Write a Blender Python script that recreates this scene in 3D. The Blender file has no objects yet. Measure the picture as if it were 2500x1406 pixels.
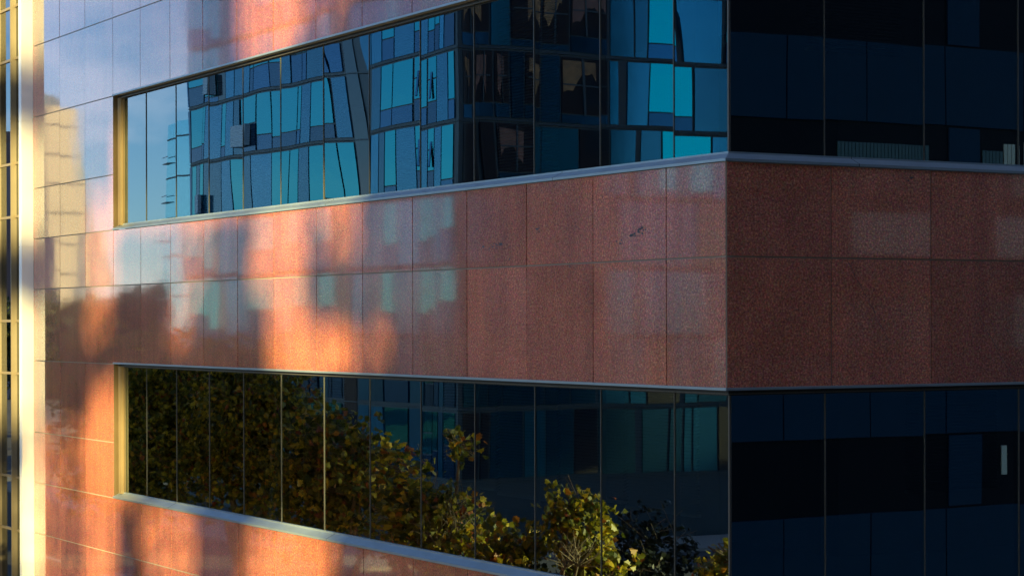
import bpy, math, random
from mathutils import Vector, Matrix
random.seed(7)
S = bpy.context.scene
COL = S.collection
R = math.radians
GZ = 10.5                                   # camera height above the street

# ------------------------------------------------------------------ camera
CX, CY = -11.70532, -16.20747
YAW, PITCH, ROLL = -0.52637, -0.00172, -0.00241
FPX, PY0 = 5262.27, 799.307
fwd = Vector((-math.sin(YAW)*math.cos(PITCH), math.cos(YAW)*math.cos(PITCH), math.sin(PITCH)))
rgt0 = Vector((math.cos(YAW), math.sin(YAW), 0)); up0 = rgt0.cross(fwd)
rgt = math.cos(ROLL)*rgt0 + math.sin(ROLL)*up0
upv = -math.sin(ROLL)*rgt0 + math.cos(ROLL)*up0
CAM = Vector((CX, CY, GZ))
cd = bpy.data.cameras.new('camera'); cam = bpy.data.objects.new('camera', cd); COL.objects.link(cam)
cd.sensor_width = 36; cd.lens = 36*FPX/2500; cd.shift_y = (PY0-703)/2500
cd.clip_start = 0.1; cd.clip_end = 20000
M = Matrix((rgt, upv, -fwd)).transposed().to_4x4(); M.translation = CAM
cam.matrix_world = M
S.camera = cam

# ------------------------------------------------------------------ light
SUN_AZ = Vector((-0.75, -0.66)).normalized()
SUN_EL = R(13)
w = bpy.data.worlds.new('World'); S.world = w; w.use_nodes = True
nt = w.node_tree; nt.nodes.clear()
out = nt.nodes.new('ShaderNodeOutputWorld'); bg = nt.nodes.new('ShaderNodeBackground')
sky = nt.nodes.new('ShaderNodeTexSky'); sky.sky_type = 'NISHITA'; sky.sun_disc = False
sky.sun_elevation = SUN_EL; sky.sun_rotation = math.atan2(SUN_AZ.x, SUN_AZ.y) % (2*math.pi)
sky.altitude = 2000; sky.air_density = 1.0; sky.dust_density = 0.2; sky.ozone_density = 4.0
bg.inputs[1].default_value = 0.085
# thin warm-white cloud veils in the sky
tc = nt.nodes.new('ShaderNodeTexCoord'); mp = nt.nodes.new('ShaderNodeMapping')
mp.inputs['Scale'].default_value = (3, 3, 9)
nz = nt.nodes.new('ShaderNodeTexNoise'); nz.inputs['Scale'].default_value = 2.2; nz.inputs['Detail'].default_value = 5
rp = nt.nodes.new('ShaderNodeValToRGB'); rp.color_ramp.elements[0].position = .5; rp.color_ramp.elements[1].position = .78
rp.color_ramp.elements[1].color = (.55, .55, .55, 1)
mx = nt.nodes.new('ShaderNodeMix'); mx.data_type = 'RGBA'
mx.inputs['B'].default_value = (9.5, 8.2, 8.6, 1)
nt.links.new(tc.outputs['Generated'], mp.inputs[0]); nt.links.new(mp.outputs[0], nz.inputs[0])
nt.links.new(nz.outputs[0], rp.inputs[0]); nt.links.new(rp.outputs[0], mx.inputs['Factor'])
nt.links.new(sky.outputs[0], mx.inputs['A']); nt.links.new(mx.outputs['Result'], bg.inputs[0])
nt.links.new(bg.outputs[0], out.inputs[0])
sd = bpy.data.lights.new('sun', 'SUN'); sun = bpy.data.objects.new('sun', sd); COL.objects.link(sun)
sd.energy = 5.0; sd.angle = R(0.6); sd.color = (1.0, 0.83, 0.33)
SD = Vector((SUN_AZ.x*math.cos(SUN_EL), SUN_AZ.y*math.cos(SUN_EL), math.sin(SUN_EL)))
sun.rotation_euler = SD.to_track_quat('Z', 'Y').to_euler()
S.view_settings.view_transform = 'Standard'; S.view_settings.look = 'None'
S.view_settings.exposure = 1.8; S.view_settings.gamma = 1
S.render.engine = 'CYCLES'
S.cycles.max_bounces = 8; S.cycles.glossy_bounces = 5; S.cycles.transparent_max_bounces = 12
S.cycles.sample_clamp_indirect = 6

# ------------------------------------------------------------------ helpers
def unproj(px, py):
    return (fwd + rgt*((px-1250)/FPX) - upv*((py-PY0)/FPX))
def on_x(px, py, x=0.0):                    # where the sight line meets a plane x = const
    d = unproj(px, py); t = (x-CAM.x)/d.x; return CAM + d*t
def on_y(px, py, y=0.0):
    d = unproj(px, py); t = (y-CAM.y)/d.y; return CAM + d*t
def mir(px, py, depth):                     # a point seen in the street front, put where it really stands
    p = CAM + unproj(px, py)*depth; return Vector((-p.x, p.y, p.z))
def proj(P):
    d = Vector(P)-CAM; z = d.dot(fwd); return 1250+FPX*d.dot(rgt)/z, PY0-FPX*d.dot(upv)/z

class MB:
    def __init__(s): s.v = []; s.f = []; s.mi = []; s.m = 0
    def quad(s, *p):
        n = len(s.v); s.v += [tuple(q) for q in p]; s.f.append(tuple(range(n, n+len(p)))); s.mi.append(s.m)
    def box(s, x0, x1, y0, y1, z0, z1):
        if x0 > x1: x0, x1 = x1, x0
        if y0 > y1: y0, y1 = y1, y0
        if z0 > z1: z0, z1 = z1, z0
        n = len(s.v)
        s.v += [(x0,y0,z0),(x1,y0,z0),(x1,y1,z0),(x0,y1,z0),(x0,y0,z1),(x1,y0,z1),(x1,y1,z1),(x0,y1,z1)]
        for f in ((0,3,2,1),(4,5,6,7),(0,1,5,4),(1,2,6,5),(2,3,7,6),(3,0,4,7)):
            s.f.append(tuple(n+i for i in f)); s.mi.append(s.m)
    def prism(s, prof, place, a, b):        # closed profile swept between a and b; place(u, v, t) -> point
        n = len(s.v); k = len(prof)
        for t in (a, b): s.v += [tuple(place(u, v, t)) for u, v in prof]
        for i in range(k):
            j = (i+1) % k; s.f.append((n+i, n+j, n+k+j, n+k+i)); s.mi.append(s.m)
        s.f.append(tuple(n+i for i in range(k))[::-1]); s.mi.append(s.m)
        s.f.append(tuple(n+k+i for i in range(k))); s.mi.append(s.m)
    def tube(s, pts, rad, sides=6):
        n0 = len(s.v)
        for i, p in enumerate(pts):
            p = Vector(p); q = Vector(pts[min(i+1, len(pts)-1)]) - Vector(pts[max(i-1, 0)])
            q = q.normalized() if q.length > 1e-6 else Vector((0,0,1))
            a = q.orthogonal().normalized(); b = q.cross(a)
            for k in range(sides):
                t = 2*math.pi*k/sides; s.v.append(tuple(p + (a*math.cos(t)+b*math.sin(t))*rad[i]))
        for i in range(len(pts)-1):
            for k in range(sides):
                j = (k+1) % sides; o = n0+i*sides
                s.f.append((o+k, o+j, o+sides+j, o+sides+k)); s.mi.append(s.m)
    def build(s, name, mats, parent=None, smooth=False, fixn=True):
        me = bpy.data.meshes.new(name); 
        org = parent_world(parent)
        me.from_pydata([(x-org[0], y-org[1], z-org[2]) for x, y, z in s.v], [], s.f)
        if not isinstance(mats, (list, tuple)): mats = [mats]
        for m in mats: me.materials.append(m)
        me.polygons.foreach_set('material_index', s.mi)
        if smooth: me.polygons.foreach_set('use_smooth', [True]*len(me.polygons))
        me.update()
        o = bpy.data.objects.new(name, me); COL.objects.link(o)
        if parent: o.parent = parent
        return o
def parent_world(p):
    x = y = z = 0
    while p: x += p.location.x; y += p.location.y; z += p.location.z; p = p.parent
    return (x, y, z)
def tag(o, label=None, cat=None, group=None, kind=None):
    if label: o['label'] = label
    if cat: o['category'] = cat
    if group: o['group'] = group
    if kind: o['kind'] = kind
    return o
def empty(name, loc, label, cat, group=None):
    o = bpy.data.objects.new(name, None); COL.objects.link(o); o.location = loc
    return tag(o, label, cat, group)

# ------------------------------------------------------------------ materials
def mat(name): 
    m = bpy.data.materials.new(name); m.use_nodes = True; return m, m.node_tree, m.node_tree.nodes['Principled BSDF']
def N(t, k, **kw):
    n = t.nodes.new(k)
    for a, b in kw.items():
        if a in n.inputs.keys() if hasattr(n.inputs, 'keys') else False: n.inputs[a].default_value = b
        else: setattr(n, a, b)
    return n
def simple(name, col, rough=.5, metal=0, spec=.5, var=0.0, scale=3.0, bump=0.0):
    m, t, b = mat(name)
    b.inputs['Base Color'].default_value = (*col, 1); b.inputs['Roughness'].default_value = rough
    b.inputs['Metallic'].default_value = metal; b.inputs['Specular IOR Level'].default_value = spec
    if var:
        g = t.nodes.new('ShaderNodeNewGeometry'); n = t.nodes.new('ShaderNodeTexNoise'); n.inputs['Scale'].default_value = scale; n.inputs['Detail'].default_value = 6
        r = t.nodes.new('ShaderNodeMapRange'); r.inputs['To Min'].default_value = 1-var; r.inputs['To Max'].default_value = 1+var
        x = t.nodes.new('ShaderNodeMix'); x.data_type = 'RGBA'; x.blend_type = 'MULTIPLY'; x.inputs['Factor'].default_value = 1
        x.inputs['A'].default_value = (*col, 1)
        t.links.new(g.outputs['Position'], n.inputs['Vector']); t.links.new(n.outputs[0], r.inputs[0]); t.links.new(r.outputs[0], x.inputs['B']); t.links.new(x.outputs['Result'], b.inputs['Base Color'])
        if bump:
            bp = t.nodes.new('ShaderNodeBump'); bp.inputs['Strength'].default_value = bump; bp.inputs['Distance'].default_value = .01
            t.links.new(n.outputs[0], bp.inputs['Height']); t.links.new(bp.outputs[0], b.inputs['Normal'])
    return m

def granite():
    m, t, b = mat('polished red granite'); L = t.links.new
    g = t.nodes.new('ShaderNodeNewGeometry')
    def noise(sc, det, rough=.6):
        n = t.nodes.new('ShaderNodeTexNoise'); n.inputs['Scale'].default_value = sc; n.inputs['Detail'].default_value = det; n.inputs['Roughness'].default_value = rough
        L(g.outputs['Position'], n.inputs['Vector']); return n
    n1 = noise(46, 3, .75); n2 = noise(1.6, 5, .6); n3 = noise(.5, 2)
    vo = t.nodes.new('ShaderNodeTexVoronoi'); vo.inputs['Scale'].default_value = 55; L(g.outputs['Position'], vo.inputs['Vector'])
    r1 = t.nodes.new('ShaderNodeValToRGB'); e = r1.color_ramp.elements
    e[0].position = .28; e[0].color = (.10, .03, .03, 1); e[1].position = .72; e[1].color = (.97, .43, .24, 1)
    e.new(.42).color = (.34, .094, .062, 1); e.new(.55).color = (.57, .185, .105, 1)
    L(n1.outputs[0], r1.inputs[0])
    # crystal colour variation
    mv = t.nodes.new('ShaderNodeMix'); mv.data_type = 'RGBA'; mv.blend_type = 'MULTIPLY'; mv.inputs['Factor'].default_value = .35
    L(r1.outputs[0], mv.inputs['A']); L(vo.outputs['Color'], mv.inputs['B'])
    # large blotches + each slab a little different
    n6 = noise(9, 4, .7); a6 = t.nodes.new('ShaderNodeMath'); a6.operation = 'MULTIPLY_ADD'; a6.inputs[1].default_value = .9; L(n6.outputs[0], a6.inputs[0]); sb6 = t.nodes.new('ShaderNodeMath'); sb6.operation = 'SUBTRACT'; sb6.inputs[1].default_value = .45; L(n2.outputs[0], sb6.inputs[0]); L(sb6.outputs[0], a6.inputs[2])
    ad = t.nodes.new('ShaderNodeMath'); ad.operation = 'ADD'; L(a6.outputs[0], ad.inputs[0]); L(n3.outputs[0], ad.inputs[1])
    ri = t.nodes.new('ShaderNodeMath'); ri.operation = 'MULTIPLY_ADD'; L(g.outputs['Random Per Island'], ri.inputs[0]); ri.inputs[1].default_value = .6; L(ad.outputs[0], ri.inputs[2])
    mr = t.nodes.new('ShaderNodeMapRange'); mr.inputs['From Min'].default_value = .7; mr.inputs['From Max'].default_value = 1.7; mr.inputs['To Min'].default_value = .66; mr.inputs['To Max'].default_value = 1.36
    L(ri.outputs[0], mr.inputs[0])
    mm = t.nodes.new('ShaderNodeMix'); mm.data_type = 'RGBA'; mm.blend_type = 'MULTIPLY'; mm.inputs['Factor'].default_value = 1
    L(mv.outputs['Result'], mm.inputs['A']); L(mr.outputs[0], mm.inputs['B'])
    st = t.nodes.new('ShaderNodeMapping'); st.inputs['Scale'].default_value = (5, 5, .35); L(g.outputs['Position'], st.inputs[0])
    ns = t.nodes.new('ShaderNodeTexNoise'); ns.inputs['Scale'].default_value = 1.0; ns.inputs['Detail'].default_value = 5; L(st.outputs[0], ns.inputs['Vector'])
    sr = t.nodes.new('ShaderNodeMapRange'); sr.inputs['From Min'].default_value = .38; sr.inputs['From Max'].default_value = .62; sr.inputs['To Min'].default_value = .91; sr.inputs['To Max'].default_value = 1.06; L(ns.outputs[0], sr.inputs[0])
    m3 = t.nodes.new('ShaderNodeMix'); m3.data_type = 'RGBA'; m3.blend_type = 'MULTIPLY'; m3.inputs['Factor'].default_value = 1
    L(mm.outputs['Result'], m3.inputs['A']); L(sr.outputs[0], m3.inputs['B'])
    L(m3.outputs['Result'], b.inputs['Base Color'])
    b.inputs['Roughness'].default_value = .5; b.inputs['Specular IOR Level'].default_value = .2
    gl = t.nodes.new('ShaderNodeBsdfGlossy'); gl.inputs['Color'].default_value = (1, 1, 1, 1)
    lw = t.nodes.new('ShaderNodeLayerWeight'); lw.inputs['Blend'].default_value = .5
    pw = t.nodes.new('ShaderNodeMath'); pw.operation = 'POWER'; pw.inputs[1].default_value = 2.5; L(lw.outputs['Facing'], pw.inputs[0])
    fc = t.nodes.new('ShaderNodeMath'); fc.operation = 'MULTIPLY_ADD'; fc.inputs[1].default_value = 1.1; fc.inputs[2].default_value = .045; fc.use_clamp = True
    L(pw.outputs[0], fc.inputs[0])
    # dull grains break the polish
    dg = t.nodes.new('ShaderNodeMapRange'); dg.inputs['From Min'].default_value = .35; dg.inputs['From Max'].default_value = .6; dg.inputs['To Min'].default_value = .55; dg.inputs['To Max'].default_value = 1.0; L(n1.outputs[0], dg.inputs[0])
    fm = t.nodes.new('ShaderNodeMath'); fm.operation = 'MULTIPLY'; L(fc.outputs[0], fm.inputs[0]); L(dg.outputs[0], fm.inputs[1])
    ms = t.nodes.new('ShaderNodeMixShader'); L(fm.outputs[0], ms.inputs[0]); L(b.outputs[0], ms.inputs[1]); L(gl.outputs[0], ms.inputs[2])
    L(ms.outputs[0], t.nodes['Material Output'].inputs['Surface'])
    cr = t.nodes.new('ShaderNodeMapRange'); cr.inputs['To Min'].default_value = .012; cr.inputs['To Max'].default_value = .055
    L(n2.outputs[0], cr.inputs[0]); L(cr.outputs[0], gl.inputs['Roughness'])
    # polish is never quite flat
    n4 = noise(1.1, 2, .5)
    bp = t.nodes.new('ShaderNodeBump'); bp.inputs['Strength'].default_value = 1; bp.inputs['Distance'].default_value = .0007
    L(n4.outputs[0], bp.inputs['Height'])
    bp2 = t.nodes.new('ShaderNodeBump'); bp2.inputs['Strength'].default_value = .2; bp2.inputs['Distance'].default_value = .0001
    L(n1.outputs[0], bp2.inputs['Height']); L(bp.outputs[0], bp2.inputs['Normal'])
    L(bp2.outputs[0], gl.inputs['Normal'])
    return m
GRAN = granite()
GROUT = simple('sealant joint', (.27, .23, .18), .8, var=.25, scale=9)
STAIN = simple('dark mineral vein', (.05, .05, .055), .5)
ALU = simple('brushed aluminium trim', (.33, .40, .44), .36, .6, var=.14, scale=4, bump=.2)
ALUD = simple('anodised window frame', (.11, .10, .085), .42, .4, var=.15, scale=5)
GOLD = simple('champagne bronze mullion', (.24, .19, .12), .45, .35, var=.12, scale=3)
HEADM = simple('head recess shade and sill joints', (.012, .012, .013), .5)  # recess shade put into the head colour; also used for dark sill joints
JAMB = simple('bronze jamb plate', (.15, .105, .05), .5, .3, var=.15, scale=4)
BEAD = simple('bright bead', (.30, .215, .11), .4, .4, var=.1, scale=4)
WHITE = simple('white enamelled cladding', (.82, .82, .80), .35, var=.05, scale=1.2)
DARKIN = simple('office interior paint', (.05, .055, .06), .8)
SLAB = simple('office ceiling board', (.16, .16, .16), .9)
BLIND = simple('venetian blind slats', (.15, .17, .17), .6, spec=.2)
CONC = simple('cast concrete', (.38, .36, .33), .85, var=.2, scale=1.4, bump=.3)

def glass(name, ior, refl, trans):
    m = bpy.data.materials.new(name); m.use_nodes = True; t = m.node_tree; t.nodes.clear(); L = t.links.new
    o = t.nodes.new('ShaderNodeOutputMaterial'); mixs = t.nodes.new('ShaderNodeMixShader')
    fr = t.nodes.new('ShaderNodeFresnel'); fr.inputs[0].default_value = ior
    gl = t.nodes.new('ShaderNodeBsdfGlossy'); gl.inputs['Color'].default_value = (*refl, 1); gl.inputs['Roughness'].default_value = .0
    tr = t.nodes.new('ShaderNodeBsdfTransparent'); tr.inputs[0].default_value = (*trans, 1)
    L(fr.outputs[0], mixs.inputs[0]); L(tr.outputs[0], mixs.inputs[1]); L(gl.outputs[0], mixs.inputs[2]); L(mixs.outputs[0], o.inputs[0])
    return m
GLASS = glass('solar control glass', 3.6, (.74, .93, 1.0), (.38, .43, .42))
GLASS2 = glass('curtain wall glass', 3.2, (.9, .97, 1.0), (.2, .26, .3))

# ------------------------------------------------------------------ heights and grids measured off the front
ZA = GZ+1.4956; SH = .8783; TL = 1.2387; ZB = ZA-SH-TL; ZM = ZB+TL
FH = 4.239; ZC = ZB+FH; ZD = ZA-FH; ZT = ZC+SH+TL; ZBB = ZD-SH-TL; ZW = ZC+FH
GX = .12                                     # set-back of the glass
JPX = [1627,1448,1286,1140,1007.5,885.5,773,669,580,496.5,416.5,344,277,209,147,81.5]
JY = [0.0]+[on_x(p, 700).y for p in JPX]
L0 = JY[13]; YE = JY[16]
RX = [0.0]+[on_y(p, 626).x for p in (2030, 2273)]; d = RX[2]-RX[1]; RX += [RX[2]+d*k for k in range(1, 7)]

office = empty('office_building', (0, 0, 0), 'red polished granite office building with ribbon windows and a sharp corner', 'building')
def slabs(name, side, cols, rows, label=None, tilt=1.0, extra=None):
    mb = MB(); g = .008
    for i in range(len(cols)-1):
        for j in range(len(rows)-1):
            a, b, c, d_ = cols[i]+(g if i or cols[0] > 1 else .014), cols[i+1]-g, rows[j]+g, rows[j+1]-g
            ty = random.gauss(0, .0011)*tilt; tz = random.gauss(0, .0007)*tilt; o = random.uniform(-.001, .001)
            f = lambda u, v: o + ty*(u-(a+b)/2) + tz*(v-(c+d_)/2)
            P = [(a,c),(b,c),(b,d_),(a,d_)]
            if side == 'x': fr = [Vector((f(u,v), u, v)) for u, v in P]; bk = [Vector((.03, u, v)) for u, v in P]
            else: fr = [Vector((u, f(u,v), v)) for u, v in P]; bk = [Vector((u, .03, v)) for u, v in P]
            n = len(mb.v); mb.v += [tuple(p) for p in fr+bk]
            order = [(0,1,2,3),(0,4,5,1),(1,5,6,2),(2,6,7,3),(3,7,4,0)]
            for q in order:
                q = q if side == 'y' else q[::-1]
                mb.f.append(tuple(n+k for k in q)); mb.mi.append(0)
    mb.m = 1
    c0, c1, r0, r1 = cols[0], cols[-1], rows[0], rows[-1]
    if side == 'x': mb.box(.010, .10, c0+.012, c1, r0, r1)
    else: mb.box(c0+.012, c1, .010, .10, r0, r1)
    if extra: extra(mb)
    o = mb.build(name, [GRAN, GROUT, STAIN], office)
    if label: o['label'] = label
    return o
def vein(mb, side, pts, wd):                 # a thin dark seam in the stone, drawn on its face
    mb.m = 2
    P = [(on_x(x, y, -.0022) if side == 'x' else on_y(x, y, -.0022)) for x, y in pts]
    for a, b in zip(P[:-1], P[1:]):
        d = (b-a).normalized(); nrm = Vector((-1,0,0)) if side == 'x' else Vector((0,-1,0)); s = d.cross(nrm)*wd*random.uniform(.5, 1.3)
        mb.quad(a-s, b-s*random.uniform(.5,1), b+s*random.uniform(.5,1), a+s)
def blot(mb, side, x, y, r, n=7):
    mb.m = 2
    for _ in range(n):
        q = (x+random.gauss(0, r*.6), y+random.gauss(0, r*.4)); rr = r*random.uniform(.1, .35)
        k = 6; ph = random.random()*6
        P = [(q[0]+rr*random.uniform(.6,1.3)*math.cos(ph+i*2*math.pi/k), q[1]+rr*random.uniform(.6,1.3)*math.sin(ph+i*2*math.pi/k)) for i in range(k)]
        mb.quad(*[(on_x(a, b, -.0024) if side == 'x' else on_y(a, b, -.0024)) for a, b in P])
def wiggle(x0, y0, x1, y1, n, a): return [(x0+(x1-x0)*i/n+random.uniform(-a, a), y0+(y1-y0)*i/n) for i in range(n+1)]
def midstain(mb):
    for c in ((1195,604),(1210,600),(1222,597)): blot(mb, 'x', *c, 9, 7)
    vein(mb, 'x', wiggle(695, 840, 715, 905, 8, 1), .004); vein(mb, 'x', wiggle(778, 830, 805, 905, 8, 1), .004); vein(mb, 'x', wiggle(1420, 470, 1400, 545, 8, 2), .0016); vein(mb, 'x', wiggle(1610, 470, 1590, 520, 6, 2), .0014)
    blot(mb, 'x', 1314, 558, 8, 8); blot(mb, 'x', 1600, 700, 5, 3); blot(mb, 'x', 1245, 630, 5, 4); blot(mb, 'x', 1393, 650, 5, 4); blot(mb, 'x', 975, 590, 4, 3); blot(mb, 'x', 1545, 573, 10, 10); blot(mb, 'x', 1567, 561, 11, 12); blot(mb, 'x', 1510, 590, 12, 5)
def rstain(mb):
    vein(mb, 'y', wiggle(2070, 640, 2175, 840, 16, 2.5), .003); vein(mb, 'y', wiggle(2400, 790, 2482, 940, 14, 2.5), .003)
    vein(mb, 'y', wiggle(2150, 470, 2120, 560, 6, 2), .0012)
    vein(mb, 'y', wiggle(2375, 745, 2400, 790, 5, 2), .002)
    blot(mb, 'y', 2226, 434, 7, 8)
slabs('granite_cladding', 'x', JY[:14], [ZB, ZM, ZA], 'red granite band between the two ribbon windows on the street side', extra=midstain)
slabs('granite_cladding', 'x', JY[:14], [ZC, ZC+TL, ZT], 'granite band over the upper ribbon window, reflecting sky')
slabs('granite_cladding', 'x', JY[:14], [ZBB, ZBB+TL, ZD], 'sunlit orange granite band below the lower ribbon window')
slabs('granite_cladding', 'x', JY[13:], [ZBB, ZBB+TL, ZD, ZD+SH, ZB, ZM, ZA, ZA+SH, ZC, ZC+TL, ZT], 'granite end bay of tall stacked slabs beside the white pier', tilt=1.5)
slabs('granite_cladding', 'y', RX, [ZB, ZM, ZA], 'dark red shaded granite band around the corner', tilt=.6, extra=rstain)
slabs('granite_cladding', 'y', RX, [ZC, ZC+TL, ZT], tilt=.6)
slabs('granite_cladding', 'y', RX, [ZBB, ZBB+TL, ZD], tilt=.6)
# corner backing so no gap shows at the arris
for a_, b_ in ((ZBB, ZD), (ZB+.002, ZA-.002), (ZC, ZT)):
    mb = MB(); mb.box(.004, .09, .004, .09, a_, b_); mb.build('corner_joint', GROUT, office)

# ------------------------------------------------------------------ ribbon windows
MPX = [1646.5,1467,1305.5,1159,1027.5,903,791,686.5,594.5,511,431,358]
MY = [on_x(p, 600, GX).y for p in MPX]
YG1 = L0-.20
MRX = [on_y(p, 600, GX).x for p in (2013, 2256, 2486)]; d = MRX[2]-MRX[1]; MRX += [MRX[2]+d*k for k in range(1, 5)]
XR = MRX[-1]
def pane(side, a, b, z0, z1, parent, twist=0, amp=1.0, mat_=GLASS, x=GX, tilt=1.0):
    nu, nv = 18, 22; mb = MB()
    rr = random.Random(int(a*977+z0*131)); ph = [rr.uniform(0, 6.28) for _ in range(6)]
    ty = rr.gauss(0, .0009)*tilt; tz = rr.gauss(0, .0006)*tilt; bul = rr.gauss(0, .0007)*amp
    k1, k2, k3 = rr.uniform(1.6, 3.2), rr.uniform(1.8, 3.4), rr.uniform(3, 5)
    for j in range(nv+1):
        for i in range(nu+1):
            u = a+(b-a)*i/nu; v = z0+(z1-z0)*j/nv; du = u-(a+b)/2; dv = v-(z0+z1)/2
            h = ty*du+tz*dv + bul*(du*du) + amp*(.00028*math.sin(k1*u+ph[0]+.6*v) + .00017*math.sin(k2*v+ph[1]+.7*u) + .00009*math.sin(k3*u+1.8*v+ph[2]))
            # edge clamping pulls the rim of each pane
            eu = min(i, nu-i)/nu; ev = min(j, nv-j)/nv
            h += amp*rr_sign(ph[3])*.00022*(math.exp(-eu*9)+math.exp(-ev*11))
            h += twist*du*(z1-v)
            mb.v.append((x+h, u, v) if side == 'x' else (u, x+h, v))
    for j in range(nv):
        for i in range(nu):
            o = j*(nu+1)+i; q = (o, o+nu+1, o+nu+2, o+1)
            if side == 'y': q = q[::-1]
            mb.f.append(q); mb.mi.append(0)
    return mb.build('pane', mat_, parent, smooth=True)
def rr_sign(p): return 1 if p > 3.14 else -1

def blind(side, a, b, z0, z1, parent, pitch=.034, back=.30, ang=.5):
    mb = MB(); z = z1; x = GX+back; h = .026*math.sin(ang); w_ = .026*math.cos(ang)
    while z > z0:
        if side == 'x': mb.quad((x-w_, a, z-h), (x-w_, b, z-h), (x+w_, b, z+h), (x+w_, a, z+h))
        else: mb.quad((a, x-w_, z-h), (b, x-w_, z-h), (b, x+w_, z+h), (a, x+w_, z+h))
        z -= pitch
    if side == 'x': mb.box(x-.03, x+.03, a, b, z0-.04, z0-.01)
    else: mb.box(a, b, x-.03, x+.03, z0-.04, z0-.01)
    return mb.build('blind', BLIND, parent)

def window_set(side, z0, z1, name_label, blinds, twists={}, lower=False):
    # z0 lip of the sill, z1 lip of the head
    grp = bpy.data.objects.new('ribbon_window', None); COL.objects.link(grp); grp.parent = office; grp['label'] = name_label
    gz0, gz1 = z0+.105, z1-.052
    if side == 'x': cuts = [GX]+MY+[YG1]; P = lambda u, v, t: Vector((u, t, v)); e0, e1 = 0, L0
    else: cuts = [GX]+MRX; P = lambda u, v, t: Vector((t, u, v)); e0, e1 = 0, XR
    for i in range(len(cuts)-1):
        pane(side, cuts[i]+.004, cuts[i+1]-.004, gz0-.01, gz1+.01, grp, twists.get(i, 0), amp=1.0 if side == 'x' else .6, tilt=1 if side == 'x' else .5)
    mb0 = None
    for i, c in enumerate(cuts[1:-1] if side == 'x' else cuts[1:]):
        mb = MB(); w_ = .0042 if side == 'x' else .005
        if side == 'x': mb.box(GX-.009, GX+.06, c-w_, c+w_, gz0-.005, gz1+.005)
        else: mb.box(c-w_, c+w_, GX-.009, GX+.06, gz0-.005, gz1+.005)
        mb.build('mullion', ALUD, grp)
    mb = MB()                                                     # glass to glass corner post
    mb.box(GX-.002, GX+.02, GX-.002, GX+.02, gz0, gz1)
    if side == 'x': mb.build('mullion', ALUD, grp)
    # sill: drip lip, weathered slope, upstand at the glass
    mb = MB(); m_ = -.022
    def mitre(prof):                                              # ends run to the corner diagonal
        n = len(mb.v); k = len(prof)
        for u, v in prof: mb.v.append(tuple(P(u, v, u)))
        for u, v in prof: mb.v.append(tuple(P(u, v, e1)))
        for i in range(k):
            j = (i+1) % k; q = (n+i, n+j, n+k+j, n+k+i); mb.f.append(q); mb.mi.append(0)
        mb.f.append(tuple(n+i for i in range(k))); mb.mi.append(0); mb.f.append(tuple(n+k+i for i in range(k))[::-1]); mb.mi.append(0)
    mitre([(m_, z0), (m_, z0+.026), (GX-.022, z0+.082), (GX-.022, z0+.100), (GX+.03, z0+.104), (GX+.03, z0+.02), (0.004, z0+.004)])
    mb.build('sill', ALU, grp)
    prof = [(m_-.001, z0-.001), (m_-.001, z0+.0265), (GX-.0225, z0+.083), (GX-.0225, z0+.1005), (GX+.01, z0+.1045), (GX+.01, z0)]
    for q in ((3.05, 8.6, 14.1) if side == 'x' else (1.55, 4.6)): mb = MB(); mb.prism(prof, lambda u, v, t: P(u, v, t), q, q+.007); mb.build('sill_joint', HEADM, grp)
    # head: thin lip under the stone, reveal with its shade painted black and a frame bead
    mb = MB(); mitre([(-.016, z1), (-.016, z1+.024), (.012, z1+.027), (.012, z1)]); mb.build('drip_lip', ALU, grp)
    mb = MB(); mitre([(.012, z1+.004), (.012, z1+.03), (GX+.05, z1+.03), (GX+.05, z1-.052), (GX-.006, z1-.052), (GX-.006, z1-.036), (GX-.040, z1-.036), (GX-.040, z1+.004)])
    mb.build('head_frame', HEADM, grp)
    mb = MB(); mitre([(GX-.052, z1-.040), (GX-.052, z1-.030), (GX-.010, z1-.030), (GX-.010, z1-.040)]); mb.build('head_bead', ALUD, grp)
    if side == 'x':
        mb = MB()
        mb.box(.0, .07, L0-.008, L0+.004, z0+.03, z1-.002)                          # jamb plate
        mb.box(.072, .085, L0-.05, L0-.008, z0+.055, z1-.03)
        mb.box(.10, GX+.03, YG1-.012, L0-.02, z0+.10, z1-.05)
        mb.build('jamb_frame', JAMB, grp)
        mb = MB(); mb.box(.060, .105, L0-.175, L0-.052, z0+.075, z1-.038); mb.box(.052, .058, L0-.15, L0-.07, z0+.075, z1-.038)
        mb.build('frame_post', BEAD, grp)
    for a, b, f0 in blinds: blind(side, a, b, gz0+(gz1-gz0)*f0, gz1-.02, grp)
    return grp
def ys(p): return on_x(p, 600, GX+.3).y
cutsU = MY+[YG1]
window_set('x', ZA, ZC, 'upper ribbon window reflecting a blue glass building and sky',
           [(cutsU[i]+.02, cutsU[i+1]-.02, 0.02) for i in (4,6,7,8,9)]+[(MY[2]+.02, MY[3]-.02, .02)], twists={6: .0026, 7: -.0004})
window_set('x', ZD, ZB, 'lower ribbon window reflecting autumn trees',
           [(MY[0]+.03, MY[1]-.02, .40), (MY[1]+.03, MY[2]-.02, .42), (MY[2]+.03, MY[3]-.02, .38), (MY[3]+.04, MY[4]-.02, .40), (MY[6]+.02, MY[7]-.02, .0)], lower=True)
window_set('y', ZA, ZC, 'dark upper ribbon window around the corner', [(MRX[0]+.02, MRX[1]-.02, .55)])
window_set('y', ZD, ZB, 'near-black lower ribbon window around the corner', [(MRX[1]+.02, MRX[2]-.02, .5)])
lw = [o for o in office.children if o.get('label', '').startswith('lower ribbon window')][0]
for p in (708, 742, 779):
    yy = on_x(p, 1100, GX+.12).y; mb = MB(); mb.box(GX+.11, GX+.13, yy-.012, yy+.012, ZD+.1, ZB-.06); mb.build('blind_cord_rail', BEAD, lw)
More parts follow.
